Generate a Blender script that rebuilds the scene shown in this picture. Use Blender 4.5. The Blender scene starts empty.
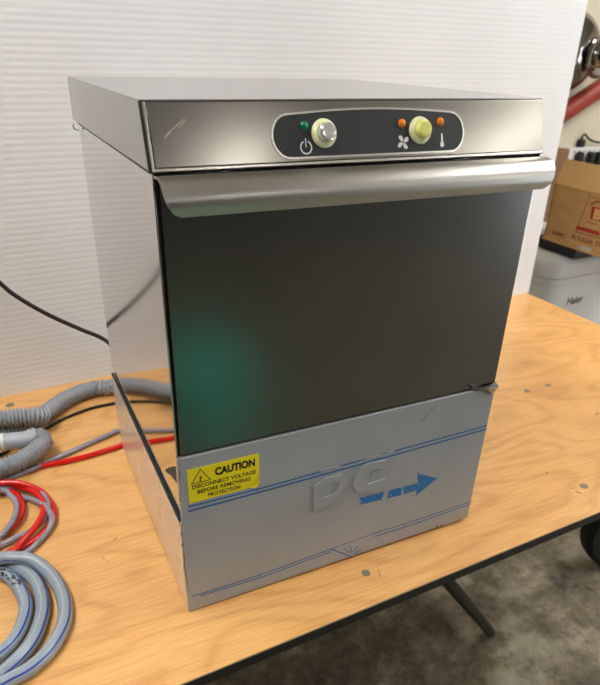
import bpy, bmesh, math, random
from mathutils import Vector, Matrix, noise as mn
random.seed(7)
C = bpy.context.scene.collection
PI = math.pi

# ------------------------------------------------------------------ camera
YAW, PITCH, ROLL, FPX, PCX, PCY = .45761, -.51252, .02869, 620., 300., 400.
CAM = Vector((-.12501, -.55216, .62086))
fw = Vector((math.sin(YAW)*math.cos(PITCH), math.cos(YAW)*math.cos(PITCH), math.sin(PITCH)))
r0 = fw.cross(Vector((0, 0, 1))).normalized(); u0 = r0.cross(fw)
RT = math.cos(ROLL)*r0 + math.sin(ROLL)*u0
UP = -math.sin(ROLL)*r0 + math.cos(ROLL)*u0
def at(px, py, ax, val):
    """point of the plane axis=val that the photograph shows at this pixel"""
    d = fw + RT*(px-PCX)/FPX + UP*(PCY-py)/FPX
    t = (val-CAM[ax])/d[ax]
    return CAM + d*t
cd = bpy.data.cameras.new('camera'); cam = bpy.data.objects.new('camera', cd); C.objects.link(cam)
m = Matrix((RT, UP, -fw)).transposed().to_4x4(); m.translation = CAM
cam.matrix_world = m
cd.sensor_fit = 'HORIZONTAL'; cd.sensor_width = 36; cd.lens = FPX/600*36
cd.shift_y = 57.5/600; cd.clip_start = .01
cd.dof.use_dof = True; cd.dof.focus_distance = .72; cd.dof.aperture_fstop = 11
sc = bpy.context.scene; sc.camera = cam
sc.view_settings.view_transform = 'Standard'; sc.view_settings.look = 'None'
sc.view_settings.gamma = 1; sc.view_settings.exposure = 0.9

# ------------------------------------------------------------------ materials
def lin(c):
    return tuple(((v/255)/12.92 if v/255 <= .04045 else ((v/255+.055)/1.055)**2.4) for v in c)+(1,)
def mat(name, rgb, rough=.5, metal=0., **kw):
    M = bpy.data.materials.new(name); M.use_nodes = True
    b = M.node_tree.nodes['Principled BSDF']
    b.inputs['Base Color'].default_value = lin(rgb)
    b.inputs['Roughness'].default_value = rough; b.inputs['Metallic'].default_value = metal
    for k, v in kw.items(): b.inputs[k.replace('_', ' ')].default_value = v
    return M
class N:
    def __init__(s, M): s.M = M; s.t = M.node_tree; s.b = s.t.nodes['Principled BSDF']
    def n(s, typ, **kw):
        x = s.t.nodes.new(typ)
        for k, v in kw.items():
            if k.startswith('_'): setattr(x, k[1:], v)
            else:
                x.inputs[int(k[1:]) if k[0] == 'i' and k[1:].isdigit() else k.replace('_', ' ')].default_value = v
        return x
    def l(s, a, b): s.t.links.new(a, b)
    def coord(s, scale=(1, 1, 1), rot=(0, 0, 0)):
        tc = s.n('ShaderNodeTexCoord'); mp = s.n('ShaderNodeMapping')
        mp.inputs['Scale'].default_value = scale; mp.inputs['Rotation'].default_value = rot
        s.l(tc.outputs['Object'], mp.inputs['Vector']); return mp.outputs['Vector']
    def noise(s, vec, scale, detail=4, rough=.5, dist=0):
        x = s.n('ShaderNodeTexNoise'); x.inputs['Scale'].default_value = scale
        x.inputs['Detail'].default_value = detail; x.inputs['Roughness'].default_value = rough
        x.inputs['Distortion'].default_value = dist
        s.l(vec, x.inputs['Vector']); return x.outputs['Fac']
    def ramp(s, fac, stops):
        x = s.n('ShaderNodeValToRGB'); e = x.color_ramp.elements
        while len(e) < len(stops): e.new(.5)
        for i, (p, c) in enumerate(stops): e[i].position = p; e[i].color = c if len(c) == 4 else lin(c)
        s.l(fac, x.inputs['Fac']); return x.outputs['Color']
    def math(s, op, a, b=None):
        x = s.n('ShaderNodeMath', _operation=op)
        for i, v in enumerate((a, b)):
            if v is None: continue
            if isinstance(v, (int, float)): x.inputs[i].default_value = v
            else: s.l(v, x.inputs[i])
        return x.outputs[0]
    def mix(s, fac, a, b, typ='MIX'):
        x = s.n('ShaderNodeMix', _data_type='RGBA', _blend_type=typ)
        for k, v in ((0, fac), (6, a), (7, b)):
            if isinstance(v, (int, float, tuple)): x.inputs[k].default_value = v
            else: s.l(v, x.inputs[k])
        return x.outputs[2]
    def bump(s, h, strength=.2, dist=.001):
        x = s.n('ShaderNodeBump'); x.inputs['Strength'].default_value = strength; x.inputs['Distance'].default_value = dist
        s.l(h, x.inputs['Height']); s.l(x.outputs[0], s.b.inputs['Normal'])
def g(v): return (v, v, v, 1)

def brushed(name, rgb, rough, streak, scale=(3, 60, 900), bump=.05, smudge=.08):
    M = mat(name, rgb, rough, 1.); k = N(M)
    f = k.noise(k.coord(scale), 1., 3)
    s_ = k.noise(k.coord(), 9., 5, .6)
    r = k.math('ADD', k.math('MULTIPLY', k.math('SUBTRACT', f, .5), streak), rough)
    r = k.math('ADD', r, k.math('MULTIPLY', k.math('SUBTRACT', s_, .5), smudge))
    k.l(k.math('MAXIMUM', r, .02), k.b.inputs['Roughness'])
    k.bump(f, bump, .0005)
    return M
m_side = brushed('polished_steel_side', (208, 207, 206), .08, .02, (30, 30, 300), .0, .02)
m_lidside = brushed('satin_steel_lid_side', (174, 174, 171), .22, .04, (30, 30, 300), .0, .05)
m_top = brushed('polished_steel_top', (192, 191, 188), .17, .02, (4, 500, 500), .0, .03)
m_fascia = brushed('brushed_steel_fascia', (160, 156, 149), .21, .03, (4, 60, 900), .015, .06)
m_handle = brushed('brushed_steel_handle', (190, 187, 180), .33, .03, (5, 500, 500), .008, .06)
m_door = brushed('dark_brushed_steel_door', (124, 125, 124), .21, .03, (3, 60, 900), .006, .04)
m_edge = mat('bright_steel_edge', (225, 222, 214), .25, 1.)
m_dark = mat('black_gap_rubber', (14, 14, 14), .6)
m_plate = mat('black_control_plate', (38, 39, 41), .38)
m_white_print = mat('white_symbol_print', (232, 232, 228), .5)
m_cream = mat('cream_plastic', (222, 222, 176), .3, 0, Subsurface_Weight=.25, Subsurface_Radius=(.004, .004, .002))
m_yellowcap = mat('translucent_yellow_plastic', (236, 234, 132), .14, 0, Transmission_Weight=.1)
m_clearcap = mat('silvery_clear_plastic', (222, 222, 214), .12, .55)
m_green = mat('green_lamp_lens', (10, 118, 82), .15)
m_orange = mat('orange_lamp_lens', (222, 120, 16), .15)
m_rust = mat('frayed_adhesive', (96, 82, 68), .8)

M = m_film = mat('grey_protective_film', (162, 166, 168), .42, .1); k = N(M)
v = k.noise(k.coord(), 7, 4, .6)
k.l(k.ramp(v, [(.3, (157, 161, 164)), (.7, (168, 171, 173))]), k.b.inputs['Base Color'])
k.bump(k.noise(k.coord((1, 1, 3)), 14, 3), .12, .004)
M = m_sidefilm = mat('clear_film_over_steel', (226, 222, 220), .3, .6); k = N(M)
s_ = k.noise(k.coord((1, 14, 3)), 4, 3, .5)
k.l(k.ramp(s_, [(.35, g(.27)), (.7, g(.34))]), k.b.inputs['Roughness'])

def worn(name, rgb, lo=.42, hi=.5):
    M = mat(name, rgb, .45); k = N(M)
    v = k.noise(k.coord(), 260, 3, .6)
    k.l(k.ramp(v, [(lo-.14, (150, 172, 190)), (lo-.08, rgb)]), k.b.inputs['Base Color']); return M
m_blue = worn('blue_film_print', (20, 112, 176), .46)
m_blueline = mat('blue_line_print', (14, 100, 160), .45)
m_yellow = mat('yellow_sticker', (238, 222, 14), .42)
m_ink = mat('black_ink', (22, 22, 20), .5)

# plywood: rotary-cut contour figure
M = m_ply = mat('varnished_plywood', (225, 172, 104), .38); k = N(M)
k.b.inputs['Coat Weight'].default_value = .15; k.b.inputs['Coat Roughness'].default_value = .25
base = k.noise(k.coord((.9, 2.6, 1), (0, 0, .15)), 2.1, 2.5, .45, .35)
cont = k.math('SINE', k.math('MULTIPLY', base, 78.))
cont = k.math('ADD', k.math('MULTIPLY', cont, .5), .5)
fib = k.noise(k.coord((14, 260, 1), (0, 0, .12)), 1., 4, .6)
fibs = k.noise(k.coord((60, 420, 1), (0, 0, .2)), 1., 2, .6)
blot = k.noise(k.coord((1.4, 3, 1)), 3.2, 4, .55)
c = k.ramp(cont, [(0., (190, 128, 68)), (.3, (216, 160, 94)), (1., (229, 176, 108))])
c2 = k.ramp(blot, [(.3, (204, 146, 82)), (.5, (226, 171, 102)), (.7, (238, 188, 122))])
c = k.mix(.55, c, c2)
c = k.mix(.28, c, k.ramp(fib, [(.36, (192, 131, 70)), (.6, (238, 187, 120))]), 'MIX')
c = k.mix(k.math('MULTIPLY', k.math('GREATER_THAN', fibs, .69), .25), c, lin((158, 98, 52)))
k.l(c, k.b.inputs['Base Color']); k.bump(fib, .06, .0006)
M = m_plyedge = mat('plywood_edge', (222, 190, 150), .6)
m_black = mat('black_painted_metal', (24, 24, 25), .45, .3)
m_legshadow = mat('dark_leg_and_shadow', (30, 26, 22), .5, .5)  # dark enough for the slanted front tube to pass as floor shadow
m_screw = mat('dull_grey_screw_plug', (128, 120, 104), .5, .2)

M = m_coro = mat('white_corrugated_plastic', (234, 236, 238), .42); k = N(M)
v = k.noise(k.coord(), 3, 4)
k.l(k.ramp(v, [(.3, (229, 231, 233)), (.7, (238, 240, 242))]), k.b.inputs['Base Color'])
M = m_floor = mat('stained_concrete', (120, 113, 100), .75); k = N(M)
a = k.noise(k.coord(), 4.5, 8, .7, .15); b = k.noise(k.coord(), 38, 6, .75)
c = k.ramp(a, [(.38, (54, 44, 30)), (.5, (116, 102, 80)), (.62, (192, 180, 154))])
c = k.mix(.4, c, k.ramp(b, [(.35, (84, 74, 58)), (.65, (166, 156, 134))]))
k.l(c, k.b.inputs['Base Color']); k.bump(b, .2, .003)
M = m_wall = mat('cream_painted_wall', (214, 206, 184), .7); k = N(M)
v = k.noise(k.coord(), 5, 6, .6)
k.l(k.ramp(v, [(.3, (205, 196, 172)), (.6, (218, 210, 189))]), k.b.inputs['Base Color'])
m_wallgrey = mat('grey_block_wall', (98, 96, 92), .8)
m_ceil = mat('ceiling_paint', (190, 188, 182), .8)

m_ribbed = mat('grey_ribbed_plastic', (150, 153, 158), .36)
m_cuff = mat('light_grey_cuff_plastic', (168, 172, 178), .4)
m_hose = mat('grey_braided_hose', (142, 153, 162), .3)
k = N(m_hose); k.b.inputs['Coat Weight'].default_value = .3
k.bump(k.noise(k.coord(), 900, 1), .15, .0005)
m_hoseblue = mat('blue_hose_stripe', (28, 62, 158), .3)
m_hosewhite = mat('pale_hose_stitch', (196, 200, 200), .4)
m_red = mat('translucent_red_tube', (222, 20, 10), .16, 0, Transmission_Weight=.12)
m_redsolid = mat('red_tube_shadow', (170, 14, 14), .2)
m_greytube = mat('milky_grey_tube', (166, 162, 176), .15, 0, Transmission_Weight=.3)
m_cord = mat('black_rubber_cord', (18, 18, 18), .45)
m_card = mat('brown_cardboard', (196, 152, 98), .75)
k = N(m_card); v = k.noise(k.coord((1, 1, 4)), 12, 4)
k.l(k.ramp(v, [(.3, (204, 158, 100)), (.7, (220, 174, 116))]), k.b.inputs['Base Color'])
m_cardin = mat('inner_cardboard', (236, 192, 130), .75)
m_cardred = mat('red_box_print', (186, 48, 34), .7)
m_cardbrown = mat('brown_box_print', (148, 88, 50), .7)
m_cardline = mat('thin_box_print', (152, 104, 60), .7)
m_tape = mat('white_paper_tape', (214, 208, 198), .6)
m_freezer = mat('white_enamel', (246, 247, 248), .38)
m_gasket = mat('grey_gasket', (96, 98, 96), .6)
m_badge = mat('grey_badge', (88, 92, 100), .4, .4)
m_chrome = mat('polished_chrome', (150, 146, 142), .06, 1.)
m_terra = mat('terracotta_red_plastic', (146, 46, 30), .42)
m_whiteplastic = mat('white_plastic', (224, 223, 218), .4)
m_blackplastic = mat('black_plastic', (16, 16, 17), .4)
m_tyre = mat('black_rubber_tyre', (14, 14, 15), .6)
m_teal = mat('teal_plastic', (90, 244, 214), .3)
m_emit = mat('lamp_diffuser', (255, 250, 240), .5)
N(m_emit).b.inputs['Emission Color'].default_value = (1, .995, .975, 1)
N(m_emit).b.inputs['Emission Strength'].default_value = 27.
m_emitlow = mat('dim_lamp_diffuser', (255, 250, 240), .5)
N(m_emitlow).b.inputs['Emission Color'].default_value = (1, .97, .92, 1)
N(m_emitlow).b.inputs['Emission Strength'].default_value = 9.5

# ------------------------------------------------------------------ mesh helpers
def obj(name, bm, mats, parent=None, smooth=True, ang=35, recalc=True):
    if recalc: bmesh.ops.recalc_face_normals(bm, faces=bm.faces[:])
    me = bpy.data.meshes.new(name); 
    if smooth:
        for f in bm.faces: f.smooth = True
        for e in bm.edges:
            if len(e.link_faces) == 2 and e.calc_face_angle(0) > math.radians(ang): e.smooth = False
    bm.to_mesh(me); bm.free()
    for mm in (mats if isinstance(mats, (list, tuple)) else [mats]): me.materials.append(mm)
    o = bpy.data.objects.new(name, me); C.objects.link(o)
    if smooth and len(me.polygons) < 2500:
        w = o.modifiers.new('weighted', 'WEIGHTED_NORMAL'); w.weight = 100; w.keep_sharp = True
    if parent: o.parent = parent; o.matrix_parent_inverse = Matrix.Translation(-parent.location) if parent.type == 'EMPTY' and parent.parent is None else Matrix()
    return o
def thing(name, label, cat, loc=(0, 0, 0), group=None):
    o = bpy.data.objects.new(name, None); C.objects.link(o); o.location = loc; o.empty_display_size = .02
    return tag(o, label, cat, group)
def tag(o, label, cat, group=None):
    o['label'] = label; o['category'] = cat
    if group: o['group'] = group
    return o
def struct(name, bm, m): o = obj(name, bm, m); o['kind'] = 'structure'; return o
def box(bm, x0, x1, y0, y1, z0, z1, bev=0, seg=2, mi=0):
    r = bmesh.ops.create_cube(bm, size=1)
    for v in r['verts']:
        v.co = Vector((x0+(v.co.x+.5)*(x1-x0), y0+(v.co.y+.5)*(y1-y0), z0+(v.co.z+.5)*(z1-z0)))
    fs = {f for v in r['verts'] for f in v.link_faces}
    for f in fs: f.material_index = mi
    if bev:
        es = {e for v in r['verts'] for e in v.link_edges}
        bmesh.ops.bevel(bm, geom=list(es), offset=bev, segments=seg, affect='EDGES', profile=.5, clamp_overlap=True)
    return bm
def NB(): return bmesh.new()
def prism(bm, pts, O, U, V, W, d0, d1, mi=0, bev=0):
    """polygon pts (u,v) on plane O,U,V extruded along W from d0 to d1"""
    vs = [bm.verts.new(O+U*p[0]+V*p[1]+W*d0) for p in pts]
    f = bm.faces.new(vs); f.material_index = mi
    r = bmesh.ops.extrude_face_region(bm, geom=[f])
    nv = [e for e in r['geom'] if isinstance(e, bmesh.types.BMVert)]
    for v in nv: v.co += W*(d1-d0)
    nf = [e for e in r['geom'] if isinstance(e, bmesh.types.BMFace)]
    for v in nv:
        for ff in v.link_faces: ff.material_index = mi
    if bev:
        es = [e for ff in nf for e in ff.edges]
        bmesh.ops.bevel(bm, geom=es, offset=bev, segments=3, affect='EDGES', profile=.5)
    return bm
def spline(P, n):
    P = [Vector(p) for p in P]; out = []
    Q = [2*P[0]-P[1]]+P+[2*P[-1]-P[-2]]
    for i in range(1, len(Q)-2):
        a, b, c, d = Q[i-1:i+3]
        # centripetal-ish via plain Catmull-Rom
        for j in range(n):
            t = j/n
            out.append(.5*((2*b)+(-a+c)*t+(2*a-5*b+4*c-d)*t*t+(-a+3*b-3*c+d)*t**3))
    out.append(P[-1]); return out
def resample(S, step):
    L = [0]
    for a, b in zip(S, S[1:]): L.append(L[-1]+(b-a).length)
    n = max(2, int(L[-1]/step)); out = []; j = 0
    for i in range(n+1):
        t = L[-1]*i/n
        while j < len(L)-2 and L[j+1] < t: j += 1
        dd = L[j+1]-L[j]; out.append(S[j].lerp(S[j+1], (t-L[j])/dd if dd > 1e-9 else 0))
    return out
def tube(bm, P, r, seg=12, step=.004, n=16, rfun=None, stripes=None, twist=0, caps=True, zmin=None):
    S = resample(spline(P, n), step); rings = []; L = 0
    for i, p in enumerate(S):
        if i: L += (S[i]-S[i-1]).length
        T = (S[min(i+1, len(S)-1)]-S[max(i-1, 0)]).normalized()
        up = Vector((0, 0, 1)) if abs(T.z) < .95 else Vector((0, 1, 0))
        A = up.cross(T).normalized(); B = T.cross(A)
        rr = r*(rfun(L) if rfun else 1)
        p = p.copy()
        if zmin is not None: p.z = max(p.z, zmin)
        a0 = twist(L) if callable(twist) else twist
        rings.append([bm.verts.new(p+(A*math.cos(2*PI*q/seg+a0)+B*math.sin(2*PI*q/seg+a0))*rr) for q in range(seg)])
    for i in range(len(rings)-1):
        for q in range(seg):
            f = bm.faces.new((rings[i][q], rings[i][(q+1) % seg], rings[i+1][(q+1) % seg], rings[i+1][q]))
            if stripes: f.material_index = stripes(q, i)
    if caps: bm.faces.new(rings[0][::-1]); bm.faces.new(rings[-1])
    return bm
def lathe(bm, prof, O, AX, seg=32, mi=0):
    AX = AX.normalized(); A = AX.orthogonal().normalized(); B = AX.cross(A)
    rings = []
    for r, h in prof:
        if r < 1e-6: rings.append([bm.verts.new(O+AX*h)])
        else: rings.append([bm.verts.new(O+AX*h+(A*math.cos(2*PI*q/seg)+B*math.sin(2*PI*q/seg))*r) for q in range(seg)])
    for a, b in zip(rings, rings[1:]):
        for q in range(seg):
            q2 = (q+1) % seg
            vs = [a[0], b[q], b[q2]] if len(a) == 1 else ([a[q], b[0], a[q2]] if len(b) == 1 else [a[q], b[q], b[q2], a[q2]])
            f = bm.faces.new(vs); f.material_index = mi
    return bm
def text(bm, s, size, O, U, V, W, depth=.0002, bold=0, mi=0, sx=1, center=False, spacing=1, shear=0, width=None):
    cu = bpy.data.curves.new('t', 'FONT'); cu.body = s; cu.size = size; cu.extrude = depth/2
    cu.offset = bold; cu.space_character = spacing; cu.shear = shear; cu.resolution_u = 3
    to = bpy.data.objects.new('t', cu); C.objects.link(to)
    bpy.context.view_layer.update()
    me = bpy.data.meshes.new_from_object(to.evaluated_get(bpy.context.evaluated_depsgraph_get()))
    xs = [v.co.x for v in me.vertices]; x0, x1 = min(xs), max(xs)
    if width: sx = width/(x1-x0)
    off = -(x0+x1)/2 if center else -x0
    vs = [bm.verts.new(O+U*(v.co.x+off)*sx+V*v.co.y+W*(v.co.z+depth/2)) for v in me.vertices]
    for p in me.polygons:
        try: f = bm.faces.new([vs[i] for i in p.vertices]); f.material_index = mi
        except ValueError: pass
    bpy.data.objects.remove(to); bpy.data.curves.remove(cu); bpy.data.meshes.remove(me)
    return bm
X, Y, Z = Vector((1, 0, 0)), Vector((0, 1, 0)), Vector((0, 0, 1))

# ------------------------------------------------------------------ the setting
FZ = -.74; CZ = 1.85
X0, X1, Y0, Y1 = -3.2, 4.2, -4.2, 1.52
b = NB(); box(b, X0-.1, X1+.1, Y0-.1, Y1+.1, FZ-.1, FZ); struct('floor', b, m_floor)
b = NB(); box(b, X0-.1, X1+.1, Y0-.1, Y1+.1, CZ, CZ+.1); struct('ceiling', b, m_ceil)
b = NB(); box(b, X0-.1, X1+.1, Y1, Y1+.1, FZ, CZ); struct('wall_back', b, m_wall)
b = NB(); box(b, X0-.1, X1+.1, Y0-.1, Y0, FZ, CZ); struct('wall_front', b, m_wallgrey)
b = NB(); box(b, X0-.1, X0, Y0, Y1, FZ, CZ); struct('wall_left', b, m_wallgrey)
# right wall with an open roller-door bay to daylight
DY0, DY1, DZ1 = -3.4, -1.6, 1.45
b = NB()
box(b, X1, X1+.1, Y0, DY0, FZ, CZ); box(b, X1, X1+.1, DY1, Y1, FZ, CZ); box(b, X1, X1+.1, DY0, DY1, DZ1, CZ)
struct('wall_right', b, m_wall)
W = bpy.data.worlds.new('world'); sc.world = W; W.use_nodes = True
W.node_tree.nodes['Background'].inputs['Color'].default_value = (.85, .92, 1, 1)
W.node_tree.nodes['Background'].inputs['Strength'].default_value = 2.2

# ceiling lights
def batten(x, y, L, label, along='x', em=None):
    t = thing('ceiling_light', label, 'ceiling light', (x, y, CZ), 'ceiling battens')
    hx, hy = (L/2, .07) if along == 'x' else (.07, L/2)
    b = NB(); box(b, x-hx, x+hx, y-hy, y+hy, CZ-.04, CZ, .006); obj('light_housing', b, m_whiteplastic, t)
    b = NB(); box(b, x-hx+.02, x+hx-.02, y-hy+.012, y+hy-.012, CZ-.075, CZ-.0405, .012); obj('diffuser', b, em or m_emit, t)
batten(-.75, -.15, 1.9, 'long white ceiling batten over the left end of the table', 'y')
batten(1.9, -.35, 1.15, 'long white ceiling batten over the right end of the table', 'y')
batten(1.22, -3.05, .9, 'short dim ceiling batten near the front wall', 'y', m_emitlow)
batten(3.1, -2.7, 1.4, 'dim ceiling batten beside the open doorway', 'y', m_emitlow)
batten(2.5, .0, 1.5, 'added white ceiling batten that brightens the chest freezer', 'y')  # extra batten, added to brighten the freezer and the wall behind

# ------------------------------------------------------------------ table
TX0, TX1 = -1.25, 1.285
tb = thing('trestle_table', 'plywood-topped folding table with black metal edge under the steel dishwasher', 'table', (0, .35, FZ))
b = NB()
fr = lambda x: -.096+(x+.04)*.038      # slightly skewed front edge
bk = .80
pts = [(TX0, fr(TX0)), (TX1, fr(TX1)), (TX1-.006, bk), (TX0, bk)]
prism(b, pts, Vector((0, 0, 0)), X, Y, Z, -.0028, 0, bev=0)
for f in b.faces:
    if abs(f.normal.z) < .5: f.material_index = 1
tt = obj('tabletop', b, [m_ply, m_plyedge], tb, smooth=False)
b = NB()
pts = [(TX0, fr(TX0)+.001), (TX1-.001, fr(TX1)+.001), (TX1-.007, bk-.001), (TX0, bk-.001)]
prism(b, pts, Vector((0, 0, 0)), X, Y, Z, -.0195, -.003)
obj('edge_rail', b, m_black, tb, smooth=False)
def leg_shadow_line(a, c, r=.013): b = NB(); tube(b, [a, (Vector(a)+Vector(c))/2, c], r, 10, .05); obj('leg_shadow_bar', b, m_legshadow, tb)
leg_shadow_line((.358, .03, -.03), (.862, .25, FZ+.01)); leg_shadow_line((.40, .70, -.03), (.862, .62, FZ+.01))  # front slanted tube is added in place of a shadow on the floor
leg_shadow_line((-1.1, .03, -.03), (-1.1, .03, FZ+.01)); leg_shadow_line((-1.1, .70, -.03), (-1.1, .70, FZ+.01))
for px, py, r in ((10, 405, .0085), (366, 573, .006), (527, 391, .0062), (548, 385, .0062), (584, 486, .0068), (92, 378, .004)):
    p = at(px, py, 2, 0.0002); b = NB(); lathe(b, [(r, -.0004), (r, .0003), (r*.6, .0005), (0, .0005)], p, Z, 20)
    obj('screw_plug', b, m_screw, tt)
m_scr = mat('pale_scratch', (240, 214, 178), .6)
m_knot = mat('dark_knot', (96, 54, 26), .6)
for a, c, w, mm, nm in (((566, 488), (577, 493), .0012, m_scr, 'scratch'), ((574, 491), (582, 493.5), .0008, m_knot, 'knot'),
                    ((113, 541), (118, 536), .0006, m_knot, 'knot'), ((102, 557), (105, 560), .0005, m_knot, 'knot'), ((107, 561), (109, 562), .0006, m_knot, 'knot'),
                    ((545, 474), (549, 472), .0011, m_knot, 'knot'), ((377, 566), (382, 580), .0004, m_knot, 'knot'), ((594, 415), (600, 413), .001, m_knot, 'knot'), ((59, 446), (60, 449), .0006, m_knot, 'knot')):
    p, q = at(*a, 2, .0003), at(*c, 2, .0003); d = (q-p); nrm = Vector((-d.y, d.x, 0)).normalized()
    b = NB(); prism(b, [(0, 0), (.5, -w), (1, 0), (.5, w)], p, d, nrm, Z, -.0002, .0001)
    obj(nm, b, mm, tt, smooth=False)

# ------------------------------------------------------------------ corrugated backdrop panel
PA = Vector((-.189, .683, 0)); PB = Vector((1.283, .765, 0)); PD = (PB-PA).normalized(); PN = Vector((PD.y, -PD.x, 0))
b = NB(); Hh = 1.22; pitch = .0108; prof = []
i = 0; z = 0.
while z < Hh:
    for q in range(6):
        t = q/6; prof.append((z+t*pitch, .00036*abs(math.sin(PI*t))**.6))
    z += pitch
L0 = -1.15; L1 = (PB-PA).length
def pt(s, z, d): # slight backward lean
    return PA+PD*s+Vector((0, 0, 1))*z+PN*(d-.012*z)
cols = []
for s in (L0, -.3, .3, .9, L1):
    cols.append([b.verts.new(pt(s, z_, d)) for z_, d in prof])
for a, c in zip(cols, cols[1:]):
    for j in range(len(prof)-1): b.faces.new((a[j], c[j], c[j+1], a[j+1]))
bk_ = [[b.verts.new(pt(s, z_, -.005)) for z_ in (0, prof[-1][0])] for s in (L0, L1)]
b.faces.new((bk_[0][0], bk_[0][1], bk_[1][1], bk_[1][0]))
for e in (0, 1):
    col = cols[0 if e == 0 else -1]
    b.faces.new([bk_[e][0]]+col+[bk_[e][1]])
b.faces.new([c[-1] for c in cols]+[bk_[1][1], bk_[0][1]]); b.faces.new([c[0] for c in cols]+[bk_[1][0], bk_[0][0]])
o = obj('backdrop_panel', b, m_coro, None, ang=60)
tag(o, 'tall white corrugated plastic sheet standing upright behind the dishwasher', 'plastic sheet')

# ------------------------------------------------------------------ dishwasher
WD, D, D2, H, HB, HP, HS, YH = .44, .45, .412, .5827, .5278, .2345, .1447, .0166
dw = thing('dishwasher', 'stainless steel undercounter commercial glasswasher with yellow caution sticker on the table', 'dishwasher', (WD/2, .2, 0))
b = NB(); box(b, .0015, WD-.0015, .006, D2, .007, HB-.002, .002)
obj('body', b, m_side, dw)
b = NB(); box(b, .004, WD-.004, .0035, .0065, .010, HB-.003); obj('door_seal', b, m_dark, dw)
b = NB(); box(b, 0.0006, .0022, .0005, D2+.002, HS+.003, HB-.0012, .0004); obj('upper_side_panel', b, m_side, dw)
b = NB(); box(b, WD-.0022, WD-.0006, .0005, D2+.002, .012, HB-.0012, .0004); obj('right_side_panel', b, m_side, dw)
# lower left side panel with protective film: slightly bowed
b = NB(); nx, nz = 24, 6; gr = []
for i in range(nx+1):
    col = []
    for j in range(nz+1):
        y = .001+(D2+.001)*i/nx; z = .004+(HS-.004)*j/nz
        w = .0004*mn.noise(Vector((y*14, z*4, 3.))) if 0 < j else .0016*mn.noise(Vector((y*30, 0, 3.)))
        col.append(b.verts.new((-.0016+w-.0016*(1-abs(2*j/nz-1)), y, z+(.0035*mn.noise(Vector((y*26, 5, 1))) if j == 0 else 0))))
    gr.append(col)
fs = [b.faces.new((gr[i][j], gr[i][j+1], gr[i+1][j+1], gr[i+1][j])) for i in range(nx) for j in range(nz)]
bmesh.ops.recalc_face_normals(b, faces=fs)
if fs[0].normal.x > 0: bmesh.ops.reverse_faces(b, faces=fs)
bmesh.ops.solidify(b, geom=fs, thickness=.0014)
lsp = obj('lower_side_panel', b, m_sidefilm, dw)
# rough black ledge strip on top of it
b = NB(); pr = []
for i in range(121):
    y = .003+(D2-.004)*i/120; w = .0009*mn.noise(Vector((y*300, 0, 0)))
    pr.append([b.verts.new(v) for v in ((-.0028+w*.5, y, HS-.002), (-.0024+w*.5, y, HS+.0008+w*.5), (.0004, y, HS+.0012), (.0004, y, HS-.002))])
for a, c in zip(pr, pr[1:]):
    for q in range(4): b.faces.new((a[q], a[(q+1) % 4], c[(q+1) % 4], c[q]))
b.faces.new(pr[0][::-1]); b.faces.new(pr[-1]); obj('ledge_seal', b, m_dark, dw)
b = NB(); box(b, -.0036, -.0028, .002, D2, HS-.0008, HS+.0008, .0003); obj('ledge_trim', b, m_edge, dw)
# curled film flap on the corner
b = NB(); pts = [at(180, 470, 0, 0), at(180, 482, 0, 0)]
fl = [(Vector((-.0005, .004, .222)), Vector((-.0005, .004, .198))), (Vector((-.004, .006, .221)), Vector((-.003, .005, .203))), (Vector((-.008, .008, .219)), Vector((-.006, .007, .209))), (Vector((-.0115, .008, .217)), Vector((-.010, .008, .213)))]
rr = [[b.verts.new(p) for p in pr_] for pr_ in fl]
fs = [b.faces.new((a[0], a[1], c[1], c[0])) for a, c in zip(rr, rr[1:])]
bmesh.ops.solidify(b, geom=fs, thickness=.0005); obj('film_flap', b, mat('dark_film_back', (150, 140, 130), .5), dw)
# lid: open-bottomed box whose front slants
b = NB()
prof = [(YH, H), (D, H), (D, HB), (D2+.004, HB), (D2+.004, HB+.002), (.001, HB)]
vsL = [b.verts.new((-.0018, y, z)) for y, z in [(YH, H), (D, H), (D, HB), (.0005, HB+.0006)]]
vsR = [b.verts.new((WD+.0018, y, z)) for y, z in [(YH, H), (D, H), (D, HB), (.0005, HB+.0006)]]
b.faces.new(vsL); b.faces.new(vsR[::-1])
for q in range(4): b.faces.new((vsL[q], vsR[q], vsR[(q+1) % 4], vsL[(q+1) % 4]))
bmesh.ops.bevel(b, geom=b.edges[:], offset=.0011, segments=2, affect='EDGES')
for f in b.faces: f.material_index = 1 if f.normal.z > .7 else 0
lid = obj('lid', b, [m_lidside, m_top], dw)
b = NB(); box(b, -.0004, WD+.0004, .004, D2, HB-.0016, HB+.0002); obj('lid_gap', b, m_dark, dw)
b = NB(); tube(b, [(-.001, D2+.008, HB-.0), (-.006, D2+.009, HB-.003), (-.005, D2+.009, HB-.009), (.001, D2+.008, HB-.010)], .0012, 8, .001); obj('lid_catch', b, m_edge, dw)

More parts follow.
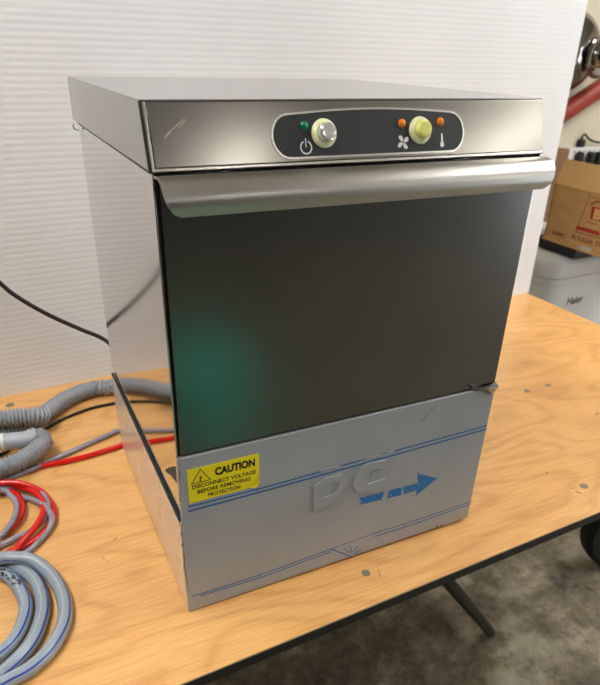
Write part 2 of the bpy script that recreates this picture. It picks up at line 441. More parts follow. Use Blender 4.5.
# control fascia (slanted plane)
FO = Vector((0, .0003, HB)); FV = Vector((0, YH, H-HB)).normalized(); FW = Vector((0, -FV.z, FV.y)); FLN = math.hypot(YH, H-HB)
def fa(px, py, d=0.):    # pixel -> (u, v) on the fascia
    dr = fw+RT*(px-PCX)/FPX+UP*(PCY-py)/FPX
    O_ = FO+FW*(.0018+d); t = (O_-CAM).dot(FW)/dr.dot(FW); p = CAM+dr*t-O_
    return (p.dot(X), p.dot(FV))
b = NB(); prism(b, [(-.0010, -.0004), (WD+.0010, -.0004), (WD+.0010, FLN-.0008), (-.0010, FLN-.0008)], FO, X, FV, FW, -.002, .0003)
obj('fascia_seal', b, m_dark, dw, smooth=False)
b = NB(); prism(b, [(.0042, .003), (WD-.0002, .003), (WD-.0002, FLN-.0022), (.0042, FLN-.0022)], FO, X, FV, FW, 0, .0018, bev=.0006)
fas = obj('control_fascia', b, m_fascia, dw)
b = NB(); prism(b, [(.0006, .0016), (.0034, .0016), (.0034, FLN-.0022), (.0006, FLN-.0022)], FO, X, FV, FW, .0003, .0022, bev=.0006)
obj('fascia_edge', b, m_edge, dw)
b = NB(); prism(b, [(.001, -.0002), (WD-.001, -.0002), (WD-.001, .0026), (.001, .0026)], FO, X, FV, FW, .0003, .0024, bev=.0006)
obj('fascia_edge', b, m_edge, dw)
def plate_outline(grow):
    out = []
    l = fa(273, 134)[0]; r = fa(462, 131)[0]; bt = fa(365, 155)[1]; tp = fa(365, 110.5)[1]
    h = (tp-bt); cy = (tp+bt)/2; rx = h*.40
    # bottom (straight) left->right, right cap, arched top, left cap
    for i in range(0, 17):
        a = -PI/2+PI*i/16; out.append((r-rx+math.cos(a)*(rx+grow), cy+math.sin(a)*(h*.44+grow)-h*.03))
    for i in range(1, 16):
        t = i/16; x = (r-rx)*(1-t)+(l+rx)*t; out.append((x, cy-h*.03+h*.44+grow+math.sin(PI*t)*h*.1))
    for i in range(0, 17):
        a = PI/2+PI*i/16; out.append((l+rx+math.cos(a)*(rx+grow), cy+math.sin(a)*(h*.44+grow)-h*.03))
    return out
b = NB()
def ring(bm, A, B, O, U, V, W, d0, d1):
    n = len(A)
    a0 = [bm.verts.new(O+U*p[0]+V*p[1]+W*d0) for p in A]; a1 = [bm.verts.new(O+U*p[0]+V*p[1]+W*d1) for p in A]
    b0 = [bm.verts.new(O+U*p[0]+V*p[1]+W*d0) for p in B]; b1 = [bm.verts.new(O+U*p[0]+V*p[1]+W*d1) for p in B]
    for i in range(n):
        j = (i+1) % n
        for q in ((a0[i], a0[j], a1[j], a1[i]), (b0[j], b0[i], b1[i], b1[j]), (a1[i], a1[j], b1[j], b1[i]), (a0[j], a0[i], b0[i], b0[j])): bm.faces.new(q)
ring(b, plate_outline(.0022), plate_outline(.0004), FO, X, FV, FW, .0016, .0026)
obj('bezel_ring', b, m_edge, fas)
b = NB(); prism(b, plate_outline(.0008), FO, X, FV, FW, .0016, .0021)
cp = obj('control_plate', b, m_plate, fas)
def fpt(uv, d): return FO+X*uv[0]+FV*uv[1]+FW*d
def led(px, py, mm, nm):
    b = NB(); lathe(b, [(.0042, 0), (.0042, .0009), (.0035, .0022), (.0020, .0031), (0, .0034)], fpt(fa(px, py), .0019), FW, 20)
    o = obj('indicator_lamp', b, mm, cp); o['label'] = nm
led(303.8, 126, m_green, 'green indicator lamp above the power symbol')
led(401.5, 123.5, m_orange, 'orange indicator lamp above the fan symbol')
led(440, 122, m_orange, 'orange indicator lamp above the thermometer symbol')
def button(px, py, cap, lab):
    O_ = fpt(fa(px, py), .0019)
    b = NB(); lathe(b, [(.0128, 0), (.0131, .0012), (.0124, .0028), (.0098, .0044), (.0092, .0048), (.0085, .0043), (0, .0042)], O_, FW, 40)
    o = obj('control_button', b, m_cream, cp); o['label'] = lab
    b = NB(); lathe(b, [(.0080, .0035), (.0084, .007), (.0082, .0096), (.0068, .0110), (.0045, .0114), (0, .0106)], O_, FW, 32)
    obj('button_cap', b, cap, o)
button(323.5, 133.5, m_clearcap, 'cream round button with a silvery cap, left on the control plate')
button(419.5, 130.5, m_yellowcap, 'cream round button with a yellowish cap, right on the control plate')
# symbols
b = NB(); cu, cv = fa(306, 147.5); R_ = .0062; n = 26
A = []; Bq = []
for i in range(n+1):
    a = PI/2+.42+(2*PI-.84)*i/n
    A.append((cu+math.cos(a)*R_, cv+math.sin(a)*R_)); Bq.append((cu+math.cos(a)*R_*.80, cv+math.sin(a)*R_*.80))
prism(b, A+Bq[::-1], FO, X, FV, FW, .0021, .0023)
prism(b, [(cu-.0005, cv), (cu+.0005, cv), (cu+.0005, cv+.0078), (cu-.0005, cv+.0078)], FO, X, FV, FW, .0021, .0023)
obj('power_symbol', b, m_white_print, cp, smooth=False)
b = NB(); cu, cv = fa(403, 142.3)
for q in range(4):
    a0 = q*PI/2+.35; pts = []
    for i in range(13):
        t = i/12*2*PI; lx = .0040+.0033*math.cos(t); ly = .0021*math.sin(t)*(1+.3*math.cos(t))+.0012*(lx/.006)
        pts.append((cu+lx*math.cos(a0)-ly*math.sin(a0), cv+lx*math.sin(a0)+ly*math.cos(a0)))
    prism(b, pts[:-1], FO, X, FV, FW, .0021, .0023)
obj('fan_symbol', b, m_white_print, cp, smooth=False)
b = NB(); cu, cv = fa(442, 144.5)
pts = []
for i in range(15): a = PI/2+.5+(2*PI-1.)*i/14; pts.append((cu+.0025*math.cos(a), cv+.0025*math.sin(a)))
pts += [(cu+.001, cv+.0095), (cu+.0005, cv+.0108), (cu-.0005, cv+.0108), (cu-.001, cv+.0095)]
prism(b, pts, FO, X, FV, FW, .0021, .0023); obj('thermometer_symbol', b, m_white_print, cp, smooth=False)
# scratches on the fascia
b = NB()
for a, c in (((166, 135), (184, 119)), ((164, 139), (171, 132)), ((178, 128), (186, 120))):
    p, q = fa(*a), fa(*c); d = Vector((q[0]-p[0], q[1]-p[1])); nn = Vector((-d.y, d.x)).normalized()*.00018
    prism(b, [(p[0]-nn.x, p[1]-nn.y), (q[0]-nn.x, q[1]-nn.y), (q[0]+nn.x, q[1]+nn.y), (p[0]+nn.x, p[1]+nn.y)], FO, X, FV, FW, .0017, .00187)
obj('scratch', b, mat('bright_scratch', (226, 214, 190), .5, .6), fas, smooth=False)

# door
b = NB(); O0 = Vector((0, 0, 0))
prism(b, [(.0052, HP+.0025), (WD-.0015, HP+.0025), (WD-.0035, HB-.004), (.0062, HB-.004)], Vector((0, .0035, 0)), X, Z, -Y, 0, .0045, bev=.0008)
door = obj('door', b, m_door, dw)
# folded handle lip with rounded ends
b = NB(); prf = []
for i in range(15):
    t = i/14
    prf.append(t)
HPR = resample(spline([Vector((0, -.002, .5250)), Vector((0, -.014, .5262)), Vector((0, -.024, .5238)), Vector((0, -.0315, .5160)), Vector((0, -.0345, .5065)), Vector((0, -.0325, .4962))], 12), .0004)
def hp(s, t):   # s along the folded profile 0..1 -> (y, z)
    p = HPR[min(int(s*(len(HPR)-1)), len(HPR)-1)]; return p.y, p.z
hx0, hx1 = .0012, WD-.0085
ns, nl = 22, 44; gr = []
for i in range(ns+1):
    s = i/ns; y, z = hp(s, 0); row = []
    # ends rounded: lower corners cut with a radius
    q = max(0., (s-.55)/.45); insL = .014*(1-math.sqrt(max(0, 1-q*q)))
    q2 = max(0., (s-.35)/.65); insR = .014*(1-math.sqrt(max(0, 1-q2*q2)))
    for j in range(nl+1):
        u_ = j/nl; row.append(b.verts.new((hx0+insL+(hx1+.002-insR-hx0-insL)*u_, y, z)))
    gr.append(row)
fs = [b.faces.new((gr[i][j], gr[i+1][j], gr[i+1][j+1], gr[i][j+1])) for i in range(ns) for j in range(nl)]
bmesh.ops.recalc_face_normals(b, faces=fs)
if fs[len(fs)//2].normal.y > 0: bmesh.ops.reverse_faces(b, faces=fs)
bmesh.ops.solidify(b, geom=fs, thickness=.0016)
handle = obj('door_handle', b, m_handle, door, ang=50)

# lower front panel covered with film
b = NB(); yp = -.002
prism(b, [(-.001, .0008), (.4375, .0062), (.4405, HP-.001), (.0005, HP-.001)], Vector((0, .004, 0)), X, Z, -Y, 0, .006, bev=.0016)
fp = obj('front_panel', b, m_film, dw)
# folded return under the panel
b = NB(); prism(b, [(.004, .0012), (.42, .0025), (.431, .0085), (.0, .0065)], Vector((0, .0045, 0)), X, Z, -Y, 0, .0035); obj('bottom_flange', b, m_edge, dw, smooth=False)
# feet
for x, y in ((.045, .045), (.40, .045), (.045, .37), (.40, .37)):
    b = NB(); lathe(b, [(0, 0), (.014, 0), (.015, .002), (.012, .009), (0, .009)], Vector((x, y, 0)), Z, 20); obj('foot', b, m_dark, dw)
FPO = Vector((0, -.002, 0)); FPW = -Y
def pp(px, py): p = at(px, py, 1, -.002); return (p.x, p.z)
def stripe(bm, pxs, w, d1=.0002):
    P = [pp(*p) for p in pxs]
    for (x0, z0), (x1, z1) in zip(P, P[1:]):
        d = Vector((x1-x0, z1-z0)); n_ = Vector((-d.y, d.x)).normalized()*w*.85
        prism(bm, [(x0-n_.x, z0-n_.y), (x1-n_.x, z1-n_.y), (x1+n_.x, z1+n_.y), (x0+n_.x, z0+n_.y)], FPO, X, Z, FPW, -.0001, d1)
for pl, w in (([(188, 507), (264, 487.5), (385, 453.5), (487, 425.5)], .0012), ([(188, 511.5), (264, 491), (385, 457.5), (486.5, 429)], .0014),
              ([(192, 596.5), (260, 575), (331, 549), (352, 557)], .0009), ([(200, 596), (262, 577), (331, 551.5)], .0009),
              ([(375, 533), (420, 519), (472, 501)], .0008), ([(375, 536.5), (420, 522), (470, 504)], .0010), ([(331, 549), (375, 533)], .0006),
              ([(352, 553), (350, 546)], .0007), ([(353, 552), (358, 545)], .0007), ([(354, 553), (361, 549)], .0007), ([(350, 553), (344, 548)], .0006), ([(353, 554), (363, 552)], .0005),
              ([(421, 421), (428, 414)], .0005), ([(430, 411), (436, 406)], .0005)):
    b = NB(); stripe(b, pl, w); obj('blue_line', b, m_blueline, fp, smooth=False)
b = NB()
def poly(px): return [pp(*p) for p in px]
prism(b, poly([(358.5, 498), (384, 491.5), (382, 499.5), (359, 505), (361.5, 501.5)]), FPO, X, Z, FPW, -.0001, .0002)
prism(b, poly([(388.5, 490.5), (402, 487), (401, 495), (387, 498.5)]), FPO, X, Z, FPW, -.0001, .0002)
prism(b, poly([(403.5, 486.7), (418, 483), (417.3, 473.4), (437.5, 478.3), (415.5, 496), (417, 490.3), (403.5, 494)]), FPO, X, Z, FPW, -.0001, .0002)
obj('blue_arrow', b, m_blue, fp, smooth=False)
# embossed D C letters with the long slash
b = NB()
def eo(nm='embossed_letter'):
    global b
    obj(nm, b, m_film, fp, ang=25); b = NB()
def emb(px, h=.002): prism(b, poly(px), FPO, X, Z, FPW, -.0004, h, bev=.0004)
Do = [(313.5, 486), (325, 477.5), (341, 474), (345.5, 481), (343.5, 490), (337, 501), (313, 511)]
Di = [(322, 486), (327, 483), (336, 481), (339, 483.5), (337, 489), (333, 494), (322, 498)]
ring(b, poly(Do), poly(Di), FPO, X, Z, FPW, -.0004, .002); eo()
emb([(386, 459), (385.5, 467), (372, 469.5), (367, 474), (364, 480), (368, 483.5), (385, 478), (385, 486), (366, 493), (355, 491), (352, 483), (356, 472), (366, 463)])
eo()
emb([(370.5, 472), (376, 468.5), (381, 470), (376, 474.5), (371, 475)], .0006); eo('embossed_line')
prism(b, poly([(334, 512), (352, 489), (354, 487.5), (336, 512)]), FPO, X, Z, FPW, -.0004, .0003); eo('embossed_line')
prism(b, poly([(358, 463), (372, 456), (386, 453.5), (394, 449.5), (395, 452), (387, 456), (372, 459)]), FPO, X, Z, FPW, -.0004, .0006, bev=.0003); eo('embossed_line')
prism(b, poly([(320, 470), (332, 466.5), (342, 466), (342, 468), (332, 468.8), (320, 472.5)]), FPO, X, Z, FPW, -.0004, .0006, bev=.0003); eo('embossed_line')
prism(b, poly([(442.5, 399), (443.2, 399), (443.4, 416), (442.7, 416)]), FPO, X, Z, FPW, -.0004, .0003); eo('embossed_line')
# crumpled film corner at the top right, frayed specks
b = NB()
pts = [at(*p, 1, -.004) for p in ((470, 386), (478, 389), (487, 386.5), (497, 382.5), (498.5, 386), (497, 392), (492, 395), (482, 392), (474, 391))]
c0 = at(488, 389, 1, -.009); cv = b.verts.new(c0); vs = [b.verts.new(p+Vector((0, .0035 if i % 2 else -.001, 0))) for i, p in enumerate(pts)]
for i in range(len(vs)): b.faces.new((cv, vs[i], vs[(i+1) % len(vs)]))
obj('crumpled_film', b, mat('crumpled_silver_film', (120, 120, 118), .3, .7), fp, smooth=False)
b = NB(); random.seed(3)
def speck(px, py, s):
    p = at(px, py, 1, -.0022); bmesh.ops.create_icosphere(b, subdivisions=1, radius=s, matrix=Matrix.Translation(p) @ Matrix.Diagonal((1, .4, 1.4, 1)))
for i in range(26): speck(179.5+random.uniform(-.8, 1.2), 436+i*2.6, random.uniform(.0003, .0009))
obj('frayed_edge', b, m_rust, fp); b = NB()
for i in range(16): t = random.random(); speck(432+28*t, 528.3-9*t+random.uniform(-1, 1), random.uniform(.0004, .0011))
obj('frayed_edge', b, m_rust, fp)

# caution sticker
SA, SB, SC_, SD = [Vector(p) for p in poly([(187, 470), (259.4, 453.4), (258.8, 485), (189.4, 503.7)])]
SU = X; sx0, sx1 = (SA.x+SD.x)/2, (SB.x+SC_.x)/2; sz1, sz0 = (SA.y+SB.y)/2, (SC_.y+SD.y)/2
b = NB(); prism(b, [(sx0, sz0), (sx1-.012, sz0), (sx1-.009, sz0+.001), (sx1-.001, sz0+.013), (sx1, sz0+.018), (sx1, sz1), (sx0, sz1)], FPO, X, Z, FPW, -.0001, .0004)
st = obj('caution_sticker', b, m_yellow, fp, smooth=False)
b = NB(); p = [Vector((sx1-.012, -.0024, sz0)), Vector((sx1-.001, -.0024, sz0+.015)), Vector((sx1-.001, -.006, sz0+.006)), Vector((sx1-.006, -.007, sz0+.001))]
vs = [b.verts.new(q) for q in p]; f = b.faces.new(vs); bmesh.ops.solidify(b, geom=[f], thickness=.0003); obj('curled_corner', b, m_yellow, st, smooth=False)
b = NB(); sw = sx1-sx0; sh = sz1-sz0; TO = Vector((sx0, -.0024, sz0))
def tx(s, u, v, size, w): text(b, s, size, TO+X*u*sw+Z*v*sh, X, Z, -Y, .0001, bold=size*(.05 if size > .01 else .026), width=w*sw)
tx('CAUTION', .37, .66, .0138, .57)
tx('DISCONNECT VOLTAGE', .05, .41, .0072, .90)
tx('BEFORE REMOVING', .115, .235, .0072, .75)
tx('PROTECTION', .26, .065, .0072, .46)
def tri(c, r, k=1.): return [(c[0]+r*math.cos(a)*k, c[1]+r*math.sin(a)) for a in (PI/2, PI/2+2*PI/3, PI/2+4*PI/3)]
tc_ = (.175*sw, .695*sh)
ring(b, tri(tc_, .0125, 1.1), tri(tc_, .0106, 1.1), TO, X, Z, -Y, 0, .0001)
bolt = [(.0012, .0075), (-.0024, .0005), (-.0002, .0012), (-.0014, -.0028), (-.0026, -.0022), (-.0008, -.0052), (.0008, -.0022), (-.0004, -.0026), (.0020, .0030), (-.0002, .0022)]
prism(b, [(tc_[0]+x, tc_[1]+z*.8-.0012) for x, z in bolt], TO, X, Z, -Y, 0, .0001)
obj('caution_lettering', b, m_ink, st, smooth=False)

# ------------------------------------------------------------------ hoses on the table
def T(px, py, z): return at(px, py, 2, z)
# ribbed grey drain hose
RR = .0148; rib = lambda L: 1+.14*math.sin(2*PI*L/.0060)
hr = thing('drain_hose', 'thick ribbed grey drain hose coiled at the left end of the table', 'hose', tuple(T(-40, 430, 0)))
P = [Vector((.30, .635, .016)), Vector((.12, .63, .016)), T(112, 386.5, .016), T(95, 388, .016), T(78, 393.5, .016), T(60, 403, .016), T(42, 416, .016), T(20, 427, .016), T(-20, 436, .016), T(-80, 450, .016)]
c0 = Vector((-.36, .43, .016))
P += [Vector((-.42, .36, .016)), Vector((-.37, .30, .018))]
P += [T(-40, 488, .02), T(0, 469, .022), T(20, 461, .024), T(36, 451, .028), T(43, 442, .031), T(37, 436.5, .034), T(30, 438, .035)]
b = NB(); tube(b, P, RR, 18, .001, rfun=rib, zmin=RR*1.06); obj('ribbed_hose', b, m_ribbed, hr, ang=80)
b = NB(); P2 = [T(37, 441, .034), T(28, 446.5, .034), T(14, 453, .032), T(-4, 460, .030), T(-30, 468, .030)]
b = NB(); tube(b, [T(36, 437, .036), T(24, 440, .036), T(10, 441.5, .036), T(-4, 443, .036), T(-40, 450, .036)], RR*1.0, 20, .003); obj('cuff', b, m_cuff, hr)
b = NB(); tube(b, [T(5, 442, .036), T(2, 442.4, .036)], RR*1.08, 20, .001); obj('cuff_ring', b, m_whiteplastic, hr)
b = NB(); P3 = [T(46, 417, .030), T(34, 416, .040), T(18, 417, .044), T(0, 419, .045), T(-40, 424, .045), Vector((-.36, .47, .045)), Vector((-.43, .40, .04)), Vector((-.40, .33, .036)), Vector((-.33, .30, .042))]
tube(b, P3, RR, 18, .001, rfun=rib); obj('ribbed_hose', b, m_ribbed, hr, ang=80)

# blue striped braided hose
RB = .0087
hb = thing('braided_hose', 'grey braided hose with blue stripes coiled at the bottom left of the table', 'hose', (-.26, .08, 0))
z1, z2 = RB, RB
P = [Vector((-.315, .135, RB)), T(-25, 573, RB), T(0, 573, RB), T(13, 580, RB), T(23.5, 597, RB), T(25.5, 613, RB), T(17, 636, RB), T(0, 654, RB), T(-30, 674, RB),
     Vector((-.335, .005, RB)), Vector((-.365, .07, RB)), Vector((-.335, .145, RB)), Vector((-.27, .185, RB)),
     T(-10, 563, RB), T(13, 566, RB), T(33, 578, RB), T(41.5, 596, RB), T(42, 615, RB), T(33, 640, RB), T(16, 661, RB), T(-8, 680, RB), T(-40, 697, RB),
     Vector((-.355, -.035, RB)), Vector((-.395, .06, RB)), Vector((-.37, .16, RB*1.6)), Vector((-.29, .215, RB*2.6)),
     T(-12, 559, RB*2.9), T(10, 557.5, RB*2.8), T(32, 560, RB*2.3), T(51, 575, RB*1.6), T(63, 597, RB*1.1), T(64, 622, RB), T(51, 648, RB), T(31, 668, RB), T(8, 681, RB), T(-25, 700, RB), Vector((-.36, -.07, RB))]
b = NB()
def stp(q, i):
    if q in (9, 10): return 1
    if q in (19,): return 1
    if q == 14 and i % 3 < 2: return 2
    return 0
def tw(L): return -.95+.55*math.sin(L*5.2)
tube(b, P, RB, 48, .0016, stripes=lambda q, i: {0: 0, 1: 1, 2: 2}[ (1 if q in (1, 2, 19) else (2 if q == 9 and i % 2 else 0)) ], twist=lambda L: .42+.3*math.sin(L*4.0), zmin=RB)
obj('hose_wall', b, [m_hose, m_hoseblue, m_hosewhite], hb)
# printed marks on the inner loop
b = NB(); random.seed(11)
S = resample(spline([T(-6, 571, RB), T(0, 573, RB), T(13, 580, RB), T(21, 591, RB)], 12), .0028)
for i in range(1, len(S)-1):
    d = (S[i+1]-S[i-1]).normalized(); n_ = Vector((d.y, -d.x, 0))
    for q in range(2):
        if random.random() < .8:
            a = random.uniform(-.5, .7); c = S[i]+(n_*math.sin(a)+Z*math.cos(a))*RB*1.012
            W_ = (n_*math.sin(a)+Z*math.cos(a)); V_ = W_.cross(d)
            w, h = random.uniform(.0008, .0016), random.uniform(.0008, .0024)
            prism(b, [(-w, -h), (w, -h*.6), (w*.6, h), (-w, h)], c, d, V_, W_, -.0003, .0002)
obj('hose_print', b, mat('dark_hose_print', (34, 38, 42), .5), hb, smooth=False)

# red tube
RTB = .0047
rt = NB(); z = RTB
P = [Vector((.09, .455, .05)), Vector((.03, .44, .02)), T(124, 444, z), T(104, 451, z), T(82, 457.5, z), T(58, 463, z), T(35, 467, z), T(10, 474, z), T(-20, 482, z),
     Vector((-.30, .33, z)), Vector((-.36, .27, z)), Vector((-.31, .20, z)), T(-25, 541, z),
     T(0, 536, z), T(13, 526, z*1.5), T(21, 515, z*2), T(22, 505, z*2), T(18, 496, z*2), T(10, 491, z*2), T(-2, 489, z*2), Vector((-.30, .345, z*2)), Vector((-.345, .27, z*2)), Vector((-.30, .20, z*2)),
     T(-14, 560, z*2), T(10, 553, z*2), T(23, 541, z*2.6), T(36, 526, z*3), T(43, 514, z*3.2), T(43.5, 503, z*3.2), T(37, 494, z*3.2), T(25, 488, z*3.2), T(8, 484.5, z*3.4), T(-8, 486, z*3), Vector((-.32, .33, z*2)), Vector((-.385, .26, z)), Vector((-.33, .16, z)),
     T(-10, 562, z), T(10, 552, z), T(24, 546, z), T(38, 538, z), T(49, 527, z), T(54, 514, z*1.2), T(51, 503, z*1.6), T(43, 493, z*2.2), T(30, 486, z*4.2), T(12, 482.5, z*5), T(-6, 484, z*5), Vector((-.30, .37, z*3))]
tube(rt, P, RTB, 14, .003, zmin=RTB); o = obj('red_tube', rt, m_red)
tag(o, 'thin red plastic tube running from the dishwasher into a loose coil', 'tube')
b = NB(); z = RTB
P = [Vector((.10, .46, .06)), Vector((.03, .455, .02)), T(120, 430, z), T(106, 436, z), T(88, 444, z), T(68, 453, z), T(48, 462, z), T(30, 470, z*1.4), T(8, 478, z), T(-20, 487, z), Vector((-.31, .33, z)), Vector((-.34, .27, z)), Vector((-.30, .22, z)), T(-12, 552, z),
     T(0, 546, z), T(17, 537.5, z*1.8), T(31, 531, z*2.0), T(43, 520, z*2.2), T(48, 508, z*2.6), T(46, 499, z*2.6), T(40, 492, z*2.0), T(24, 488, z*1.2), T(4, 489, z*3), T(-8, 491, z*3.2),
     Vector((-.28, .33, z*3)), Vector((-.33, .26, z*3)), Vector((-.28, .19, z*3)), T(-4, 539, z*3), T(8, 528, z*3), T(14.5, 517, z*3.4), T(16.5, 505, z*3.4), T(11, 496, z*3.4), T(-3, 491, z*3), Vector((-.29, .31, z*2)), Vector((-.32, .24, z)),
     T(-20, 560, z), T(6, 558, z), T(24, 554, z), T(39, 542, z), T(48.5, 530, z*1.2), T(52, 518, z*2.6), T(46, 507, z*3.4), T(37, 501, z*2.4), T(25, 497.5, z), T(18, 497, z)]
tube(b, P, RTB*.95, 14, .003, zmin=RTB); o = obj('grey_tube', b, m_greytube)
tag(o, 'thin translucent grey tube tangled with the red tube', 'tube')
# black cords
b = NB(); z = .0032
P = [Vector((.22, .60, z)), Vector((.10, .57, z)), T(113, 403.5, z), T(96, 407, z), T(80, 412, z), T(62, 419.5, z), T(44, 429.5, z), T(24, 441, z), T(-10, 460, z), T(-60, 480, z)]
tube(b, P, .0028, 10, .005); o = obj('black_cable', b, m_cord)
tag(o, 'thin black cord lying on the table between the ribbed hose and the grey tube', 'cord')
b = NB()
P = [Vector((-.34, .60, .62)), Vector((-.22, .60, .37)), at(0, 283, 1, .6), at(20, 298.5, 1, .6), at(50, 315.5, 1, .6), at(80, 329, 1, .6), at(105, 340, 1, .59), Vector((.05, .54, .10)), Vector((.09, .47, .085)), Vector((.11, .42, .085))]
tube(b, P, .0040, 10, .006); o = obj('black_cable', b, m_cord)
tag(o, 'black power cord hanging in the air behind the dishwasher', 'cord')

# ------------------------------------------------------------------ right background
fz = thing('chest_freezer', 'white chest freezer with rounded lid beyond the right end of the table', 'freezer', (2.0, 1.19, FZ))
A0 = at(552, 281, 2, -.03); ang = math.radians(3)
FM = Matrix.Translation(Vector((A0.x, A0.y, 0))) @ Matrix.Rotation(ang, 4, 'Z')
def rbox(bm, x0, x1, y0, y1, z0, z1, rv, bevtop=0):
    # vertical corners rounded by rv, top edge rounded by bevtop
    box(bm, x0, x1, y0, y1, z0, z1)
    es = [e for e in bm.edges if abs((e.verts[0].co-e.verts[1].co).normalized().z) > .9]
    bmesh.ops.bevel(bm, geom=es, offset=rv, segments=8, affect='EDGES', profile=.5)
    if bevtop:
        es = [e for e in bm.edges if all(abs(v.co.z-z1) < 1e-5 for v in e.verts) and any(abs(f.normal.z) < .5 for f in e.link_faces)]
        bmesh.ops.bevel(bm, geom=es, offset=bevtop, segments=6, affect='EDGES', profile=.5)
    bm.transform(FM)
b = NB(); rbox(b, .008, .92, .008, .54, FZ+.02, -.058, .05); obj('freezer_body', b, m_freezer, fz)
b = NB(); rbox(b, .004, .924, .004, .544, -.0575, -.034, .05); obj('freezer_collar', b, m_freezer, fz)
b = NB(); rbox(b, .010, .918, .010, .538, -.0345, -.0295, .05); obj('freezer_gasket', b, m_gasket, fz)
b = NB(); rbox(b, 0, .928, 0, .548, -.0300, .045, .05, .035); obj('freezer_lid', b, m_freezer, fz)
b = NB(); rbox(b, .0075, .9205, .0075, .5405, -.0595, -.0572, .05); obj('freezer_gasket', b, m_gasket, fz)
b = NB(); FU = FM.to_3x3() @ X; FN = FM.to_3x3() @ -Y
p = at(566, 307.5, 1, A0.y+.012); q = at(583, 303, 1, A0.y+.012)
Oq = FM @ Vector(((FM.inverted() @ p).x, .008, p.z))
text(b, 'Haier', .037, Oq+Z*.009, FU, Z, FN, .001, bold=.0004, width=(q-p).length*1.0, shear=.1)
obj('freezer_badge', b, m_badge, fz, smooth=False)
for x in (.08, .84):
    for y in (.08, .46):
        b = NB(); lathe(b, [(0, 0), (.02, 0), (.02, .022), (0, .022)], FM @ Vector((x, y, FZ)), Z, 16); obj('freezer_foot', b, m_blackplastic, fz)

# black tray under the carton
BX, BY0, BY1, BZ = 1.565, .62, 1.014, .085
b = NB(); box(b, BX-.004, BX+.33, .865, BY1+.03, .0455, .0835, .004)
o = obj('black_tray', b, m_blackplastic); tag(o, 'flat black tray between the cardboard box and the freezer lid', 'tray')
bxm = thing('cardboard_box', 'open brown cardboard box with red printing on top of the white freezer', 'cardboard box', (BX+.15, .82, BZ))
HBX = .176
b = NB(); th = .004
x0, x1, y0, y1, zb, zt = BX, BX+.30, BY0, BY1, BZ, BZ+HBX
box(b, x0, x0+th, y0, y1, zb, zt); box(b, x1-th, x1, y0, y1, zb, zt); box(b, x0, x1, y0, y0+th, zb, zt); box(b, x0, x1, y1-th, y1, zb, zt); box(b, x0, x1, y0, y1, zb, zb+th)
obj('box_body', b, m_card, bxm, smooth=False)
def flap(a, c, out, wd, mm=m_cardin, inset=.004):
    a, c, out = Vector(a), Vector(c), Vector(out); d = (c-a).normalized(); nrm = d.cross(out).normalized()
    b = NB(); prism(b, [(0, 0), ((c-a).length, 0), ((c-a).length-inset, wd), (inset, wd)], a, d, out.normalized(), nrm, -.0015, .0015)
    obj('box_flap', b, mm, bxm, smooth=False)
flap((x0+.002, y1, zt), (x0+.002, y0, zt), (.2, 0, .8), .078)
flap((x1, y1, zt), (x1, y0, zt), (.8, 0, .3), .12)
flap((x0, y1, zt), (x1, y1, zt), (0, .8, -.2), .12); flap((x0, y0, zt), (x1, y0, zt), (0, -.8, -.4), .12)
flap((x0+.0, y1, zb+.002), (x0+.0, y0, zb+.002), (-.5, 0, -.20), .014, m_card)
b = NB(); p = [at(576, 247, 0, BX-.008), at(582, 245, 0, BX-.01), at(592, 249, 0, BX-.01), at(590, 254, 0, BX-.008), at(580, 251, 0, BX-.009)]
f = b.faces.new([b.verts.new(v) for v in p]); bmesh.ops.solidify(b, geom=[f], thickness=.001); obj('torn_tape', b, m_tape, bxm, smooth=False)
def bp(px, py): p = at(px, py, 0, BX); return (-p.y, p.z)
BO = Vector((BX, 0, 0)); BU = -Y; BW = -X
def bpoly(bm, px): prism(bm, [bp(*p) for p in px], BO, BU, Z, BW, -.0002, .0006)
b = NB()
bpoly(b, [(576.5, 225.5), (599, 231.5), (599.5, 236), (576, 229)])
bpoly(b, [(592, 206.5), (600, 208), (604, 209), (602, 222), (590, 219)])
obj('red_print', b, m_cardred, bxm, smooth=False)
b = NB(); u_, v_ = bp(593, 218); text(b, 'B', .040, BO+BU*u_+Z*v_+BW*.0007, BU, Z, BW, .0004, bold=.002, sx=1.3)
obj('box_letter', b, m_cardin, bxm, smooth=False)
b = NB()
u_, v_ = bp(552, 233.5); u2, v2 = bp(566, 237); text(b, 'SEMC', .017, BO+BU*u_+Z*v_+BW*.0002, BU, (Z), BW, .0004, bold=.0005, width=u2-u_)
obj('printed_word', b, m_cardbrown, bxm, smooth=False); b = NB()
u_, v_ = bp(571.5, 238.5); u2, v2 = bp(592.5, 244); text(b, 'IN SUGAR', .021, BO+BU*u_+Z*v_+BW*.0002, BU, Z, BW, .0004, bold=.0006, width=u2-u_)
obj('printed_word', b, m_cardbrown, bxm, smooth=False); b = NB()
u_, v_ = bp(595, 245.5); text(b, 'DU', .021, BO+BU*u_+Z*v_+BW*.0002, BU, Z, BW, .0004, bold=.0006)
obj('printed_word', b, m_cardbrown, bxm, smooth=False); b = NB()
bpoly(b, [(590.5, 203.5), (597, 200.5), (603, 202), (603, 204), (597, 202.5), (591, 205.5)])
obj('printed_arc', b, m_cardbrown, bxm, smooth=False); b = NB()
bpoly(b, [(587, 221), (597, 224), (597, 225), (587, 222)])
obj('printed_line', b, m_cardbrown, bxm, smooth=False)
b = NB(); bpoly(b, [(589.5, 196), (590.2, 196), (576.5, 231), (575.5, 231)]); bpoly(b, [(575.5, 231), (603, 239), (603, 240), (575.5, 232)]); bpoly(b, [(589.5, 196), (603, 199), (603, 199.8), (589.5, 196.8)])
obj('print_frame', b, m_cardline, bxm, smooth=False)

